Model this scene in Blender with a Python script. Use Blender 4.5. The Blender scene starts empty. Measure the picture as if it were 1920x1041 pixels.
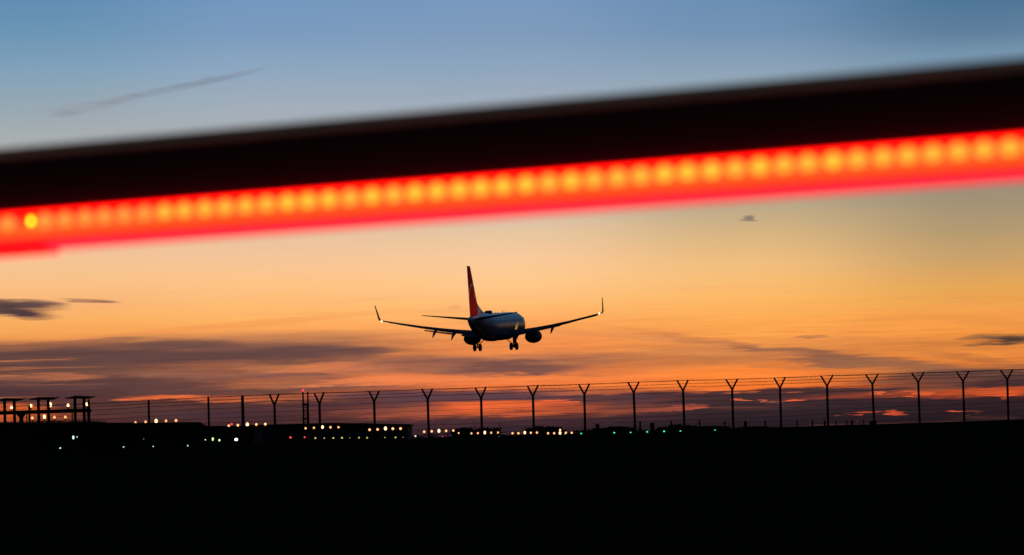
import bpy, math, random
from mathutils import Vector, Matrix, Euler
random.seed(7)
R = math.radians
sc = bpy.context.scene
COL = sc.collection

# ------------------------------------------------------------------ camera
F = 6061.0                     # focal length in photo pixels (18 degree view across 1920)
CAM_Z = 1.6
cam_d = bpy.data.cameras.new('camera')
cam = bpy.data.objects.new('camera', cam_d); COL.objects.link(cam)
cam_d.sensor_width = 36.0
cam_d.lens = 36.0 * F / 1920.0
cam_d.clip_start = 0.1; cam_d.clip_end = 20000
cam_d.dof.use_dof = True
cam_d.dof.focus_distance = 420.0
cam_d.dof.aperture_fstop = 8.2
cam_d.dof.aperture_ratio = 1.15
PITCH = math.atan((812 - 520.5) / F)
ROLL = R(1.75)
RM = Matrix.Rotation(R(90) + PITCH, 3, 'X') @ Matrix.Rotation(ROLL * -1.0, 3, 'Z')
cam.matrix_world = Matrix.Translation((0, 0, CAM_Z)) @ RM.to_4x4()
sc.camera = cam
sc.render.resolution_x, sc.render.resolution_y = 1024, 555

def P(x, y, z):                # surveyed bearing (photo pixel) + distance -> world point
    return Vector((0, 0, CAM_Z)) + RM @ (Vector(((x - 960) / F, -(y - 520.5) / F, -1.0)) * z)
def AE(x, y):                  # azimuth, elevation of a bearing, in milli-units (1 = 1/6061 rad)
    d = (RM @ Vector(((x - 960) / F, -(y - 520.5) / F, -1.0))).normalized()
    return math.atan2(d.x, d.y) * F, math.asin(d.z) * F

# ------------------------------------------------------------------ world
def lin(c):
    o = []
    for v in c[:3]:
        v /= 255.0
        o.append(v / 12.92 if v <= 0.04045 else ((v + 0.055) / 1.055) ** 2.4)
    return (o[0], o[1], o[2], 1.0)

world = bpy.data.worlds.new('World'); sc.world = world; world.use_nodes = True
W = world.node_tree; W.nodes.clear()
def N(tree, t, **kw):
    n = tree.nodes.new(t)
    for k, v in kw.items(): setattr(n, k, v)
    return n
def wire(tree, v, sock):
    if isinstance(v, (int, float)): sock.default_value = v
    elif isinstance(v, (tuple, list)): sock.default_value = v
    else: tree.links.new(v, sock)
def wm(op, a, b=None, c=None, clamp=False):
    n = N(W, 'ShaderNodeMath', operation=op, use_clamp=clamp)
    wire(W, a, n.inputs[0])
    if b is not None: wire(W, b, n.inputs[1])
    if c is not None: wire(W, c, n.inputs[2])
    return n.outputs[0]
def smooth(v, a, b, lo=0.0, hi=1.0, kind='SMOOTHSTEP'):
    n = N(W, 'ShaderNodeMapRange', interpolation_type=kind)
    wire(W, v, n.inputs[0]); n.inputs[1].default_value = a; n.inputs[2].default_value = b
    n.inputs[3].default_value = lo; n.inputs[4].default_value = hi
    return n.outputs[0]
def wmix(f, a, b, blend='MIX'):
    n = N(W, 'ShaderNodeMix', data_type='RGBA', blend_type=blend)
    wire(W, f, n.inputs[0]); wire(W, a, n.inputs[6]); wire(W, b, n.inputs[7])
    return n.outputs[2]
tc = N(W, 'ShaderNodeTexCoord')
sep = N(W, 'ShaderNodeSeparateXYZ'); W.links.new(tc.outputs['Generated'], sep.inputs[0])
AZ = wm('MULTIPLY', wm('ARCTAN2', sep.outputs[0], sep.outputs[1]), F)
EL = wm('MULTIPLY', wm('ARCSINE', sep.outputs[2]), F)
def comb(a, b):
    n = N(W, 'ShaderNodeCombineXYZ'); wire(W, a, n.inputs[0]); wire(W, b, n.inputs[1]); return n.outputs[0]
def noise(sx, sy, detail, off=0.0, rough=0.55, rot=0.0):
    m = N(W, 'ShaderNodeMapping'); W.links.new(comb(AZ, EL), m.inputs[0])
    m.inputs['Scale'].default_value = (1 / sx, 1 / sy, 1); m.inputs['Location'].default_value = (off, off * 1.7, off)
    m.inputs['Rotation'].default_value = (0, 0, rot)
    n = N(W, 'ShaderNodeTexNoise'); W.links.new(m.outputs[0], n.inputs['Vector'])
    n.inputs['Scale'].default_value = 1.0; n.inputs['Detail'].default_value = detail; n.inputs['Roughness'].default_value = rough
    return n.outputs['Fac']
lowmask = smooth(EL, 140, 270, 1.0, 0.30)
lowmask2 = smooth(EL, 120, 235, 1.0, 0.06)
n1 = wm('SUBTRACT', noise(300, 26, 3, 3.1), 0.5)
n2 = wm('SUBTRACT', noise(46, 8, 4, 9.7, 0.6), 0.5)
n4 = wm('SUBTRACT', noise(170, 7, 4, 23.7, 0.62, rot=0.02), 0.5)
n5 = wm('SUBTRACT', noise(90, 4.5, 4, 41.7, 0.6, rot=0.03), 0.5)
n3 = wm('SUBTRACT', noise(200, 40, 2, 17.7), 0.5)
wE = wm('ADD', EL, wm('ADD', wm('MULTIPLY', wm('MULTIPLY', n1, 30.0), lowmask), wm('MULTIPLY', wm('ADD', wm('MULTIPLY', n2, 11.0), wm('MULTIPLY', n4, 15.0)), lowmask2)))
wA = wm('ADD', AZ, wm('MULTIPLY', wm('ADD', wm('MULTIPLY', n3, 150.0), wm('ADD', wm('MULTIPLY', n2, 30.0), wm('MULTIPLY', n4, 110.0))), lowmask))

cols = {
 100: [(-20,(92,137,177)),(60,(106,148,180)),(130,(127,160,186)),(200,(150,167,177)),(260,(167,173,177)),(330,(192,178,165)),(470,(240,192,152)),(500,(244,195,145)),(540,(250,190,130)),(570,(248,180,118)),(600,(250,175,98)),(628,(244,162,84)),(645,(158,100,72)),(662,(90,64,64)),(688,(94,65,63)),(705,(114,74,64)),(717,(84,58,60)),(740,(78,51,54)),(770,(76,46,46)),(795,(78,44,42)),(835,(55,35,38))],
 500: [(-20,(110,148,190)),(60,(121,154,190)),(130,(140,166,192)),(200,(160,173,186)),(230,(166,174,182)),(330,(195,182,170)),(470,(240,196,156)),(520,(252,196,140)),(570,(254,187,115)),(600,(255,180,100)),(620,(250,165,90)),(640,(165,108,78)),(658,(98,70,68)),(674,(132,84,68)),(690,(160,98,70)),(702,(130,82,70)),(716,(146,86,66)),(730,(102,67,62)),(745,(116,66,52)),(760,(76,48,52)),(800,(60,38,42))],
 960: [(-20,(116,150,190)),(60,(125,154,188)),(130,(141,164,190)),(180,(156,170,187)),(300,(190,182,172)),(410,(216,191,166)),(440,(232,198,160)),(480,(248,200,155)),(530,(255,200,140)),(580,(254,184,110)),(610,(252,165,92)),(635,(240,146,80)),(658,(240,140,75)),(675,(195,118,78)),(688,(160,100,74)),(700,(225,122,70)),(715,(246,130,70)),(728,(236,118,62)),(738,(140,80,64)),(750,(86,56,62)),(765,(170,78,46)),(774,(120,62,50)),(788,(64,42,48)),(808,(48,34,42))],
 1400: [(-20,(101,139,178)),(60,(113,146,180)),(120,(135,160,184)),(150,(145,166,182)),(300,(165,162,150)),(380,(182,166,136)),(440,(216,180,130)),(500,(242,190,125)),(552,(252,185,105)),(600,(253,170,84)),(630,(248,157,76)),(652,(225,140,74)),(670,(198,120,66)),(690,(246,136,60)),(715,(252,130,52)),(731,(250,120,48)),(736,(66,46,50)),(760,(52,40,46)),(805,(36,28,34))],
 1850: [(-20,(68,112,148)),(60,(93,127,157)),(100,(115,146,172)),(250,(136,142,146)),(350,(154,140,120)),(420,(174,151,114)),(480,(200,160,106)),(540,(230,166,85)),(590,(246,160,74)),(620,(242,150,68)),(640,(222,132,60)),(660,(240,143,64)),(680,(215,120,55)),(695,(120,76,60)),(713,(70,48,50)),(727,(72,46,48)),(734,(215,88,40)),(741,(140,60,42)),(746,(46,33,39)),(770,(40,30,36)),(790,(34,26,32))],
}
prev = None; lastA = None
for cx in sorted(cols):
    r = N(W, 'ShaderNodeValToRGB'); cr = r.color_ramp; cr.interpolation = 'LINEAR'
    pts = sorted((AE(cx, y)[1] / 1000.0, lin(c)) for y, c in cols[cx])
    while len(cr.elements) < len(pts): cr.elements.new(0.5)
    for e, (p, c) in zip(cr.elements, pts): e.position = max(0, min(1, p)); 
    els = list(cr.elements)
    for e, (p, c) in zip(els, pts): e.color = c
    W.links.new(wm('MULTIPLY', wE, 0.001, clamp=True), r.inputs[0])
    A = AE(cx, 600)[0]
    if prev is None: prev = r.outputs[0]
    else: prev = wmix(smooth(wA, lastA, A, kind='SMOOTHSTEP'), prev, r.outputs[0])
    lastA = A
sky = prev

# soft streaks within the lit cloud layer
st = noise(420, 13, 4, 31.0, 0.6, rot=0.03)
stm = wm('MULTIPLY', smooth(st, 0.50, 0.72), wm('MULTIPLY', smooth(EL, 60, 130), smooth(EL, 330, 210)))
sky = wmix(wm('MULTIPLY', stm, 0.16), sky, lin((190, 112, 84)))
st2 = noise(330, 10, 4, 57.0, 0.6)
stm2 = wm('MULTIPLY', smooth(st2, 0.54, 0.74), smooth(EL, 130, 60))
sky = wmix(wm('MULTIPLY', stm2, 0.32), sky, lin((150, 84, 62)))

st3 = noise(300, 8, 4, 73.0, 0.6, rot=0.02)
stm3 = wm('MULTIPLY', smooth(st3, 0.55, 0.74), wm('MULTIPLY', smooth(EL, 70, 110), smooth(EL, 250, 170)))
sky = wmix(wm('MULTIPLY', stm3, 0.55), sky, lin((252, 146, 80)))

# individual clouds: (x, y, half length, half height, tilt deg rising to the right, colour, strength)
PUR = (92, 62, 64); GRY = (96, 72, 72); ORA = (245, 120, 62); HOT = (232, 92, 46); SLA = (58, 42, 52)
clouds = [
 (20,571,100,9,-3,(82,60,66),.95),(38,586,78,10,-5,(76,56,63),1),(0,580,60,11,0,(78,58,64),.9),(70,568,55,6,-3,(92,70,72),.8),(165,564,62,5,-2,(150,105,84),.7),(190,566,26,3,-2,(120,86,80),.5),
 (330,650,190,14,2,(122,82,72),.7),(560,662,210,13,1,(104,70,68),.85),(690,659,130,8,0,(130,86,74),.7),(380,668,240,13,1,(98,68,68),.6),
 (480,632,220,8,3,(196,124,84),.5),(160,635,150,5,4,(214,136,84),.5),(420,612,330,7,5,(240,150,84),.5),
 (345,645,130,10,0,(96,70,68),.75),(250,668,280,10,0,(94,66,64),.75),(580,657,200,8,1,(98,70,68),.8),(300,724,250,10,0,(90,62,62),.75),(170,690,220,7,0,(100,68,64),.5),(150,640,130,5,3,(150,96,74),.6),
 (620,692,170,13,3,(222,128,82),.75),(490,693,60,9,3,(186,114,76),.5),(570,708,150,9,-4,(112,76,74),.75),(660,722,120,8,-2,(110,76,76),.6),
 (530,717,160,9,3,(180,104,70),.6),(730,716,140,9,0,(244,132,76),.8),(780,708,130,9,0,(240,130,76),.6),
 (130,706,70,6,0,(196,112,76),.7),(60,709,120,7,0,(150,92,70),.5),(340,704,90,7,2,(150,98,80),.6),
 (330,745,90,6,1,(236,112,62),.9),(440,748,120,6,2,(200,98,62),.7),(560,745,90,8,3,(196,100,66),.5),(20,775,80,16,0,(216,98,46),.9),(100,780,70,12,0,(150,70,40),.7),
 (400,778,130,9,0,(72,50,58),.8),(250,770,140,16,0,(86,56,54),.5),
 (880,684,230,13,-2,(128,84,76),.8),(960,689,180,9,-3,(118,78,72),.75),(760,690,180,8,3,(176,108,80),.5),(1010,690,90,8,-4,(118,78,72),.5),
 (830,741,220,11,1,(84,60,72),.85),(960,745,180,9,1,(88,60,68),.7),(1130,752,160,9,3,(96,62,62),.6),(1090,737,70,6,0,(200,104,66),.5),
 (880,768,170,11,3,(214,96,54),.85),(940,764,100,8,3,(244,106,54),.9),(1040,757,34,5,0,(246,108,60),.95),(1010,766,120,7,2,(206,92,56),.6),
 (760,770,110,14,0,(122,70,62),.6),(1190,766,110,6,2,(156,76,56),.75),(1230,760,90,6,0,(92,58,58),.5),(1290,765,46,5,1,(200,92,66),.9),(1250,767,60,4,2,(156,76,60),.7),
 (880,790,200,9,2,(74,48,54),.6),(1190,745,160,9,3,(74,52,60),.7),(1270,738,90,8,3,(72,50,56),.5),
 (1190,632,230,6,-4,(222,140,84),.6),(1340,640,180,7,-7,(196,122,76),.65),(1420,660,210,11,-3,(186,116,72),.55),(1500,664,170,10,-9,(150,96,72),.8),
 (1600,678,170,10,-4,(142,94,72),.85),(1700,688,170,12,-3,(156,100,70),.8),(1320,672,190,9,1,(196,118,72),.5),(1560,692,190,7,-3,(176,104,66),.5),(1450,700,220,8,1,(253,134,58),.6),
 (1300,656,200,6,-3,(226,140,80),.4),(1220,688,150,8,4,(220,124,68),.4),
 (1523,632,40,2.5,0,(186,120,80),.8),(1563,633,40,2,-1,(214,140,84),.5),(1885,637,80,9,0,(80,62,54),1),(1840,633,50,5,1,(120,88,64),.6),(1790,637,90,4,0,(214,132,66),.5),
 (1800,650,180,8,-2,(196,118,62),.5),(1830,672,150,8,-6,(170,102,62),.5),(1850,605,120,10,-5,(226,142,70),.4),
 (1300,757,70,7,0,(60,44,50),.9),(1402,750,15,4,0,(226,106,66),1),(1436,750,14,3,0,(176,88,66),.9),(1475,750,18,2,0,(150,84,66),.8),(1502,750,20,3,0,(240,100,54),1),(1535,749,22,2.5,-4,(120,74,62),.7),
 (1640,735,8,3.5,0,(206,92,56),.8),(1648,739,8,5,0,(216,98,60),.9),(1708,741,26,4.5,-4,(222,96,56),1),(1625,776,30,2.6,1,(214,82,50),1),(1655,775,16,2.2,3,(196,76,50),.9),(1686,773,17,3.4,2,(208,80,50),1),(1703,773,12,2.6,2,(190,76,50),.9),
 (1800,773,16,3.2,0,(206,80,52),1),(1818,774,14,3,0,(120,60,50),.7),(1870,739,60,5,0,(226,92,44),.9),(1830,736,50,6,0,(200,86,48),.7),(1890,746,10,3,0,(200,80,44),.7),
 (1725,712,120,12,1,(110,70,58),.75),(1740,729,70,6,1,(150,78,52),.6),(1800,700,120,9,1,(84,60,62),.6),
 (1404,409,13,5.5,0,(132,114,102),.9),(1404,413,22,3,0,(150,130,112),.7),(857,577,10,5,0,(228,160,104),.5),
 (170,198,110,9,9,(143,146,158),.32),(330,166,110,7,12,(128,136,152),.42),(400,149,80,5.6,11,(126,136,152),.4),(118,212,40,7,5,(136,140,152),.4),(450,139,60,4,14,(134,146,168),.4),(230,186,60,6,13,(136,142,156),.4),
]
VEC = comb(wA, wE)
WISP = wm('ADD', wm('MULTIPLY', n4, 0.9), wm('MULTIPLY', n2, 0.35))
for (x, y, rx, ry, t, c, s) in clouds:
    a, e = AE(x, y)
    m = N(W, 'ShaderNodeMapping', vector_type='TEXTURE'); W.links.new(VEC, m.inputs[0])
    m.inputs['Location'].default_value = (a, e, 0)
    m.inputs['Rotation'].default_value = (0, 0, R(t) - ROLL)
    m.inputs['Scale'].default_value = (rx * 1.3, ry * (1.5 if ry >= 5.5 else 1.15), 1)
    g = N(W, 'ShaderNodeTexGradient', gradient_type='SPHERICAL'); W.links.new(m.outputs[0], g.inputs[0])
    sharp = ry < 5.5
    inside = wm('MULTIPLY', WISP, smooth(g.outputs['Fac'], 0.0, 0.25))
    sky = wmix(smooth(wm('ADD', g.outputs['Fac'], inside), 0.06 if not sharp else 0.12, 0.72 if not sharp else 0.5, 0.0, s), sky, lin(c))

tex = wm('MULTIPLY', wm('ADD', wm('MULTIPLY', n4, 0.55), wm('MULTIPLY', n5, 0.45)), wm('MULTIPLY', smooth(EL, 10, 50), smooth(EL, 240, 130, 0.05, 1.0)))
lum = N(W, 'ShaderNodeCombineXYZ')
W.links.new(wm('ADD', 1.0, wm('MULTIPLY', tex, 0.75)), lum.inputs[0]); W.links.new(wm('ADD', 1.0, wm('MULTIPLY', tex, 1.0)), lum.inputs[1]); W.links.new(wm('ADD', 1.0, wm('MULTIPLY', tex, 0.9)), lum.inputs[2])
sky = wmix(1.0, sky, lum.outputs[0], 'MULTIPLY')
# the sky beyond the afterglow: darker and bluer overhead and towards the east
up = smooth(EL, 830, 3600, 0.0, 1.0)
sky = wmix(up, sky, (0.030, 0.062, 0.150, 1))
absA = wm('ABSOLUTE', AZ)
east = wm('MULTIPLY', smooth(absA, 1080, 3300, 0.0, 1.0), smooth(EL, 5200, 1500))
sky = wmix(east, sky, (0.010, 0.014, 0.024, 1))
below = smooth(EL, -30, -5, 1.0, 0.0)
sky = wmix(below, sky, (0.004, 0.004, 0.005, 1))
nish = N(W, 'ShaderNodeTexSky', sky_type='NISHITA'); nish.sun_disc = False
nish.sun_elevation = R(-3.0); nish.sun_rotation = R(5.0)
bg = N(W, 'ShaderNodeBackground'); W.links.new(sky, bg.inputs[0]); bg.inputs[1].default_value = 1.0
bgn = N(W, 'ShaderNodeBackground'); W.links.new(nish.outputs[0], bgn.inputs[0]); bgn.inputs[1].default_value = 0.02
ad = N(W, 'ShaderNodeAddShader'); W.links.new(bg.outputs[0], ad.inputs[0]); W.links.new(bgn.outputs[0], ad.inputs[1])
wo = N(W, 'ShaderNodeOutputWorld'); W.links.new(ad.outputs[0], wo.inputs[0])
world.cycles.sampling_method = 'MANUAL'; world.cycles.sample_map_resolution = 512

sun_d = bpy.data.lights.new('afterglow_sun', 'SUN'); sun_d.energy = 0.02; sun_d.angle = R(8); sun_d.color = (1.0, 0.45, 0.18)
sun = bpy.data.objects.new('afterglow_sun', sun_d); COL.objects.link(sun)
sun.rotation_euler = Vector((-0.95, -0.30, -0.03)).to_track_quat('-Z', 'Y').to_euler()

vs = sc.view_settings
vs.view_transform = 'Standard'; vs.look = 'None'; vs.exposure = 0; vs.gamma = 1; vs.use_curve_mapping = False

# ------------------------------------------------------------------ materials
def mat(name, col, rough=0.6, metal=0.0, var=0.25, scale=4.0, emis=None, estr=0.0, coat=0.0, spec=0.5, bump=0.0):
    m = bpy.data.materials.new(name); m.use_nodes = True
    t = m.node_tree; b = t.nodes['Principled BSDF']
    co = t.nodes.new('ShaderNodeTexCoord'); n = t.nodes.new('ShaderNodeTexNoise')
    n.inputs['Scale'].default_value = scale; n.inputs['Detail'].default_value = 5
    t.links.new(co.outputs['Object'], n.inputs['Vector'])
    mx = t.nodes.new('ShaderNodeMix'); mx.data_type = 'RGBA'
    t.links.new(n.outputs['Fac'], mx.inputs[0])
    mx.inputs[6].default_value = tuple(c * (1 - var) for c in col) + (1,)
    mx.inputs[7].default_value = tuple(min(1, c * (1 + var)) for c in col) + (1,)
    t.links.new(mx.outputs[2], b.inputs['Base Color'])
    b.inputs['Roughness'].default_value = rough; b.inputs['Metallic'].default_value = metal
    b.inputs['Specular IOR Level'].default_value = spec
    b.inputs['Coat Weight'].default_value = coat; b.inputs['Coat Roughness'].default_value = 0.06
    if bump:
        bp = t.nodes.new('ShaderNodeBump'); bp.inputs['Strength'].default_value = bump
        t.links.new(n.outputs['Fac'], bp.inputs['Height']); t.links.new(bp.outputs[0], b.inputs['Normal'])
    if emis:
        b.inputs['Emission Color'].default_value = tuple(emis) + (1,); b.inputs['Emission Strength'].default_value = estr
    return m
def glow(name, col, s):
    return mat(name, (0.2, 0.2, 0.2), 0.4, var=0.1, emis=col, estr=s)

M = {}
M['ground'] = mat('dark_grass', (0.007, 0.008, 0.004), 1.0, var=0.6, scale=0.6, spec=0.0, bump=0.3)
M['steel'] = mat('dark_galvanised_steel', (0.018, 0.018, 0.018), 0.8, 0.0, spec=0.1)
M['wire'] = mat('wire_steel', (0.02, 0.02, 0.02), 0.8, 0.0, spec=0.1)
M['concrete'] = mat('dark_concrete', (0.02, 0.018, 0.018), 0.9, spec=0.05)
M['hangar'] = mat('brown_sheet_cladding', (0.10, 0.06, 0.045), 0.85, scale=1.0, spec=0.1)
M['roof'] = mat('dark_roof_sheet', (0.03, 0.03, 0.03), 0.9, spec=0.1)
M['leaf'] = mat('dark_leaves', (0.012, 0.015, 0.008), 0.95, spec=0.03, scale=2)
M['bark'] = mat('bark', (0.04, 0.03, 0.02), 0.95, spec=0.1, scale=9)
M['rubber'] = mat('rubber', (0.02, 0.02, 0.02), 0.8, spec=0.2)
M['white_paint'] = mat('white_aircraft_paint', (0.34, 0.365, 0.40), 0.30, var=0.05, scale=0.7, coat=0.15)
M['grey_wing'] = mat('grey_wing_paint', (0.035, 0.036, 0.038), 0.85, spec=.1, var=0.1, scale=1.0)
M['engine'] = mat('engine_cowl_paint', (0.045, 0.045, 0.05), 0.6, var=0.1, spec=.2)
M['dark_metal'] = mat('sooty_metal', (0.03, 0.03, 0.032), 0.5, 0.6)
M['glass'] = mat('window_glass', (0.02, 0.02, 0.025), 0.1)
def lampmat(name, core, rimc):
    m = mat(name, (0.2, 0.2, 0.2), 0.4, var=0.1, emis=(1, 1, 1), estr=1.0); t = m.node_tree
    lw = t.nodes.new('ShaderNodeLayerWeight'); lw.inputs[0].default_value = 0.5
    x = t.nodes.new('ShaderNodeMix'); x.data_type = 'RGBA'; t.links.new(lw.outputs['Facing'], x.inputs[0])
    x.inputs[6].default_value = core + (1,); x.inputs[7].default_value = rimc + (1,)
    t.links.new(x.outputs[2], t.nodes['Principled BSDF'].inputs['Emission Color']); return m
M['l_warm'] = lampmat('warm_lamp', (2.0, 0.98, 0.40), (0.9, 0.18, 0.03))
M['l_hot'] = lampmat('bright_warm_lamp', (3.2, 2.0, 1.0), (1.4, 0.42, 0.09))
M['l_white'] = glow('white_lamp', (1.0, 0.78, 0.55), 1.6)
M['l_yellow'] = glow('yellow_lamp', (0.9, 0.72, 0.18), 0.9)
M['l_green'] = glow('green_lamp', (0.06, 1.0, 0.42), 1.2)
M['l_red'] = glow('red_lamp', (1.0, 0.05, 0.06), 1.5)
M['l_cold'] = glow('cold_white_lamp', (0.65, 1.0, 0.85), 1.4)
M['l_lime'] = glow('greenish_flood_lamp', (0.72, 1.0, 0.35), 1.3)
M['l_flood'] = glow('floodlight_lamp', (0.95, 1.0, 0.66), 3)
M['l_nav'] = glow('wing_tip_lamp', (1.0, 0.80, 0.52), 5)

# ------------------------------------------------------------------ mesh helpers
class MB:
    def __init__(s): s.v = []; s.f = []
    def add(s, v, f):
        o = len(s.v); s.v += [tuple(p) for p in v]; s.f += [tuple(i + o for i in q) for q in f]; return s
    def box(s, c, d, rot=None):
        c = Vector(c); pts = []
        for x in (-.5, .5):
            for y in (-.5, .5):
                for z in (-.5, .5):
                    p = Vector((x * d[0], y * d[1], z * d[2]))
                    if rot: p = rot @ p
                    pts.append(c + p)
        return s.add(pts, [(0,1,3,2),(4,6,7,5),(0,4,5,1),(2,3,7,6),(0,2,6,4),(1,5,7,3)])
    def tube(s, a, b, r0, r1=None, n=8):
        a = Vector(a); b = Vector(b); r1 = r0 if r1 is None else r1
        d = (b - a).normalized(); u = d.orthogonal().normalized(); w = d.cross(u)
        v = []
        for p, r in ((a, r0), (b, r1)):
            for i in range(n):
                t = 2 * math.pi * i / n; v.append(p + (u * math.cos(t) + w * math.sin(t)) * r)
        f = [(i, (i + 1) % n, n + (i + 1) % n, n + i) for i in range(n)] + [tuple(range(n))[::-1], tuple(range(n, 2 * n))]
        return s.add(v, f)
    def loft(s, rings, cap=True):
        n = len(rings[0]); v = [p for r in rings for p in r]; f = []
        for k in range(len(rings) - 1):
            for i in range(n):
                j = (i + 1) % n; f.append((k*n+i, k*n+j, (k+1)*n+j, (k+1)*n+i))
        if cap: f += [tuple(range(n))[::-1], tuple(range((len(rings)-1)*n, len(rings)*n))]
        return s.add(v, f)
    def ball(s, c, r, sc_=(1, 1, 1), n=10, m=6):
        c = Vector(c); rings = []
        for k in range(1, m):
            t = math.pi * k / m
            rings.append([c + Vector((r*math.sin(t)*math.cos(2*math.pi*i/n)*sc_[0], r*math.sin(t)*math.sin(2*math.pi*i/n)*sc_[1], r*math.cos(t)*sc_[2])) for i in range(n)])
        o = len(s.v); s.loft(rings, cap=False)
        top = len(s.v); s.v.append(tuple(c + Vector((0, 0, r*sc_[2])))); s.v.append(tuple(c - Vector((0, 0, r*sc_[2]))))
        for i in range(n):
            s.f.append((top, o + (i+1) % n, o + i)); s.f.append((top+1, o+(m-2)*n+i, o+(m-2)*n+(i+1) % n))
        return s
    def build(s, name, m, parent=None, smooth_=False, bevel=0.0):
        me = bpy.data.meshes.new(name); me.from_pydata(s.v, [], s.f); me.update()
        o = bpy.data.objects.new(name, me); COL.objects.link(o)
        me.materials.append(m)
        if smooth_:
            for p in me.polygons: p.use_smooth = True
        if bevel:
            b = o.modifiers.new('bevel', 'BEVEL'); b.width = bevel; b.segments = 2
        if parent: o.parent = parent
        return o
def tag(o, label, cat, group=None, kind=None):
    if label: o['label'] = label
    if cat: o['category'] = cat
    if group: o['group'] = group
    if kind: o['kind'] = kind
    return o
def thing(name, loc, label, cat, group=None, rot=None):
    o = bpy.data.objects.new(name, None); COL.objects.link(o); o.location = loc; o.empty_display_size = 0.3
    if rot is not None: o.rotation_euler = rot
    return tag(o, label, cat, group)

# ------------------------------------------------------------------ ground
def gz(x, y):
    r = math.hypot(x, y)
    t = max(0.0, min(1.0, (r - 70) / 80.0)); z = 1.0 * t * t * (3 - 2 * t)
    # low bank in front of the fence
    z += 0.05 * math.sin(x * 0.13 + 1) * t
    px = 960 + F * x / max(y, 1.0)
    q = max(0.0, min(1.0, (px - 1420) / 420.0))
    z += 0.50 * q * q * (3 - 2 * q) * math.exp(-((y - 182) / 14.0) ** 2) * (1 if y > 60 else 0)
    if y > 600: z -= (min(y, 6000) - 600) * 0.0019
    return z
g = MB()
ys = [-60,-20,0,10,20,30,40,50,60,70,80,90,100,110,120,130,140,150,160,165,170,175,180,185,190,195,200,225,250,300,400,600,800,1000,1500,2000,3000,6000,16000]
nx = 150
for y in ys:
    hw = 60 + max(0, y) * 0.6
    for i in range(nx + 1):
        x = -hw + 2 * hw * i / nx
        z = gz(x, y)
        g.v.append((x, y, z))
for k in range(len(ys) - 1):
    for i in range(nx):
        a = k * (nx + 1) + i; g.f.append((a, a + 1, a + nx + 2, a + nx + 1))
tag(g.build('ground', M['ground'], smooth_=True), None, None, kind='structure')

# raised bank under the antennas
edge = [(-330,793,228),(-120,793,228),(0,793.5,228),(80,792.5,228),(120,792,230),(165,790.5,232),(180,791,250),(200,792.5,300),(250,793,304),(300,792.5,304),(350,791.5,304),(376,791.5,304),(384,797,304),(392,799.5,304),(440,800,304),(475,798,304)]
front = [P(*e) for e in edge]
g = MB(); n = len(front); bz = 0.85
for p in front: g.v.append((p.x * 0.985, p.y - 4, bz))
for p in front: g.v.append(tuple(p))
for p in front: g.v.append((p.x * (352 / p.y), 352, min(p.z, 3.1)))
for p in front: g.v.append((p.x * (362 / p.y), 362, bz))
for r_ in range(3):
    for i in range(n - 1):
        a = r_ * n + i; g.f.append((a, a + 1, a + n + 1, a + n))
g.f.append((n - 1, 4*n-1, 3*n-1, 2*n-1)); g.f.append((0, n, 2*n, 3*n))
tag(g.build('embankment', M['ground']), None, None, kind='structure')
# dry grass stems along the bank edge
g = MB()
for i in range(900):
    x = random.uniform(-150, 200); k = [j for j in range(len(edge)-1) if edge[j][0] <= x <= edge[j+1][0]][0]
    t = (x - edge[k][0]) / (edge[k+1][0] - edge[k][0]); p = front[k].lerp(front[k+1], t)
    p = p + Vector((0, random.uniform(0.05, 1.5), -0.05)); h = random.uniform(0.08, 0.3); w = 0.012
    d = Vector((random.uniform(-.08, .08), 0, h))
    g.add([p + Vector((-w, 0, 0)), p + Vector((w, 0, 0)), p + d, p + Vector((0, w, 0))], [(0, 1, 2), (1, 3, 2), (3, 0, 2)])
tag(g.build('bank_grass', M['leaf']), 'thin grass stems along the top of the bank under the antennas', 'grass', kind='stuff')

# ------------------------------------------------------------------ perimeter fence
fence = thing('perimeter_fence', (0, 160, gz(0, 160)), 'tall dark airport perimeter fence with barbed wire strung on Y-shaped post tops', 'fence')
FO = fence.location
c_, s_ = 0.87833, 0.47805
line = [(-9.445 + 3*k*c_, 158.93 + 3*k*s_) for k in range(15)]    # from the post at x=600 to the one at x=1889
line += [(-9.445 + 3*k*c_, 158.93 + 3*k*s_) for k in range(15, 20)]
line = [(x - 8.2 / F * y, y) for x, y in line]
def by_px(px, Y): return (P(px, 785, Y).x, Y)
left = [by_px(516, 160.0), by_px(456, 158.8), by_px(392, 161.0)] + [by_px(392 - 112*k, 161.0) for k in range(1, 8)]
TOPK = 2.46   # top of the arms above the eye level
posts = []
seq = [(p, 'end') for p in left[::-1]]
seq[-1] = (left[0], 'Y'); 
for p in line: seq.append((p, 'Y'))
tops = {}
def top_z(i, p):
    px = 968 + F * p[0] / p[1]
    # measured tops (photo y) along the fence
    pts = [(-400,772),(0,762),(170,756),(280,749.5),(392,743.5),(456,741),(516,739.5),(600,737),(703,733.5),(803,729.5),(903,727),(1000,723.5),(1096,720.5),(1190,717),(1283,713.5),(1374,711.5),(1464,708.5),(1551,705),(1638,702),(1723,698.5),(1807,696.5),(1889,693.5),(2400,676)]
    for k in range(len(pts) - 1):
        if pts[k][0] <= px <= pts[k+1][0]:
            t = (px - pts[k][0]) / (pts[k+1][0] - pts[k][0]); y = pts[k][1]*(1-t) + pts[k+1][1]*t
            return P(px, y, p[1]).z
    return CAM_Z + TOPK
perp = Vector((-s_, c_, 0))
arm_tips = []
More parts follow.
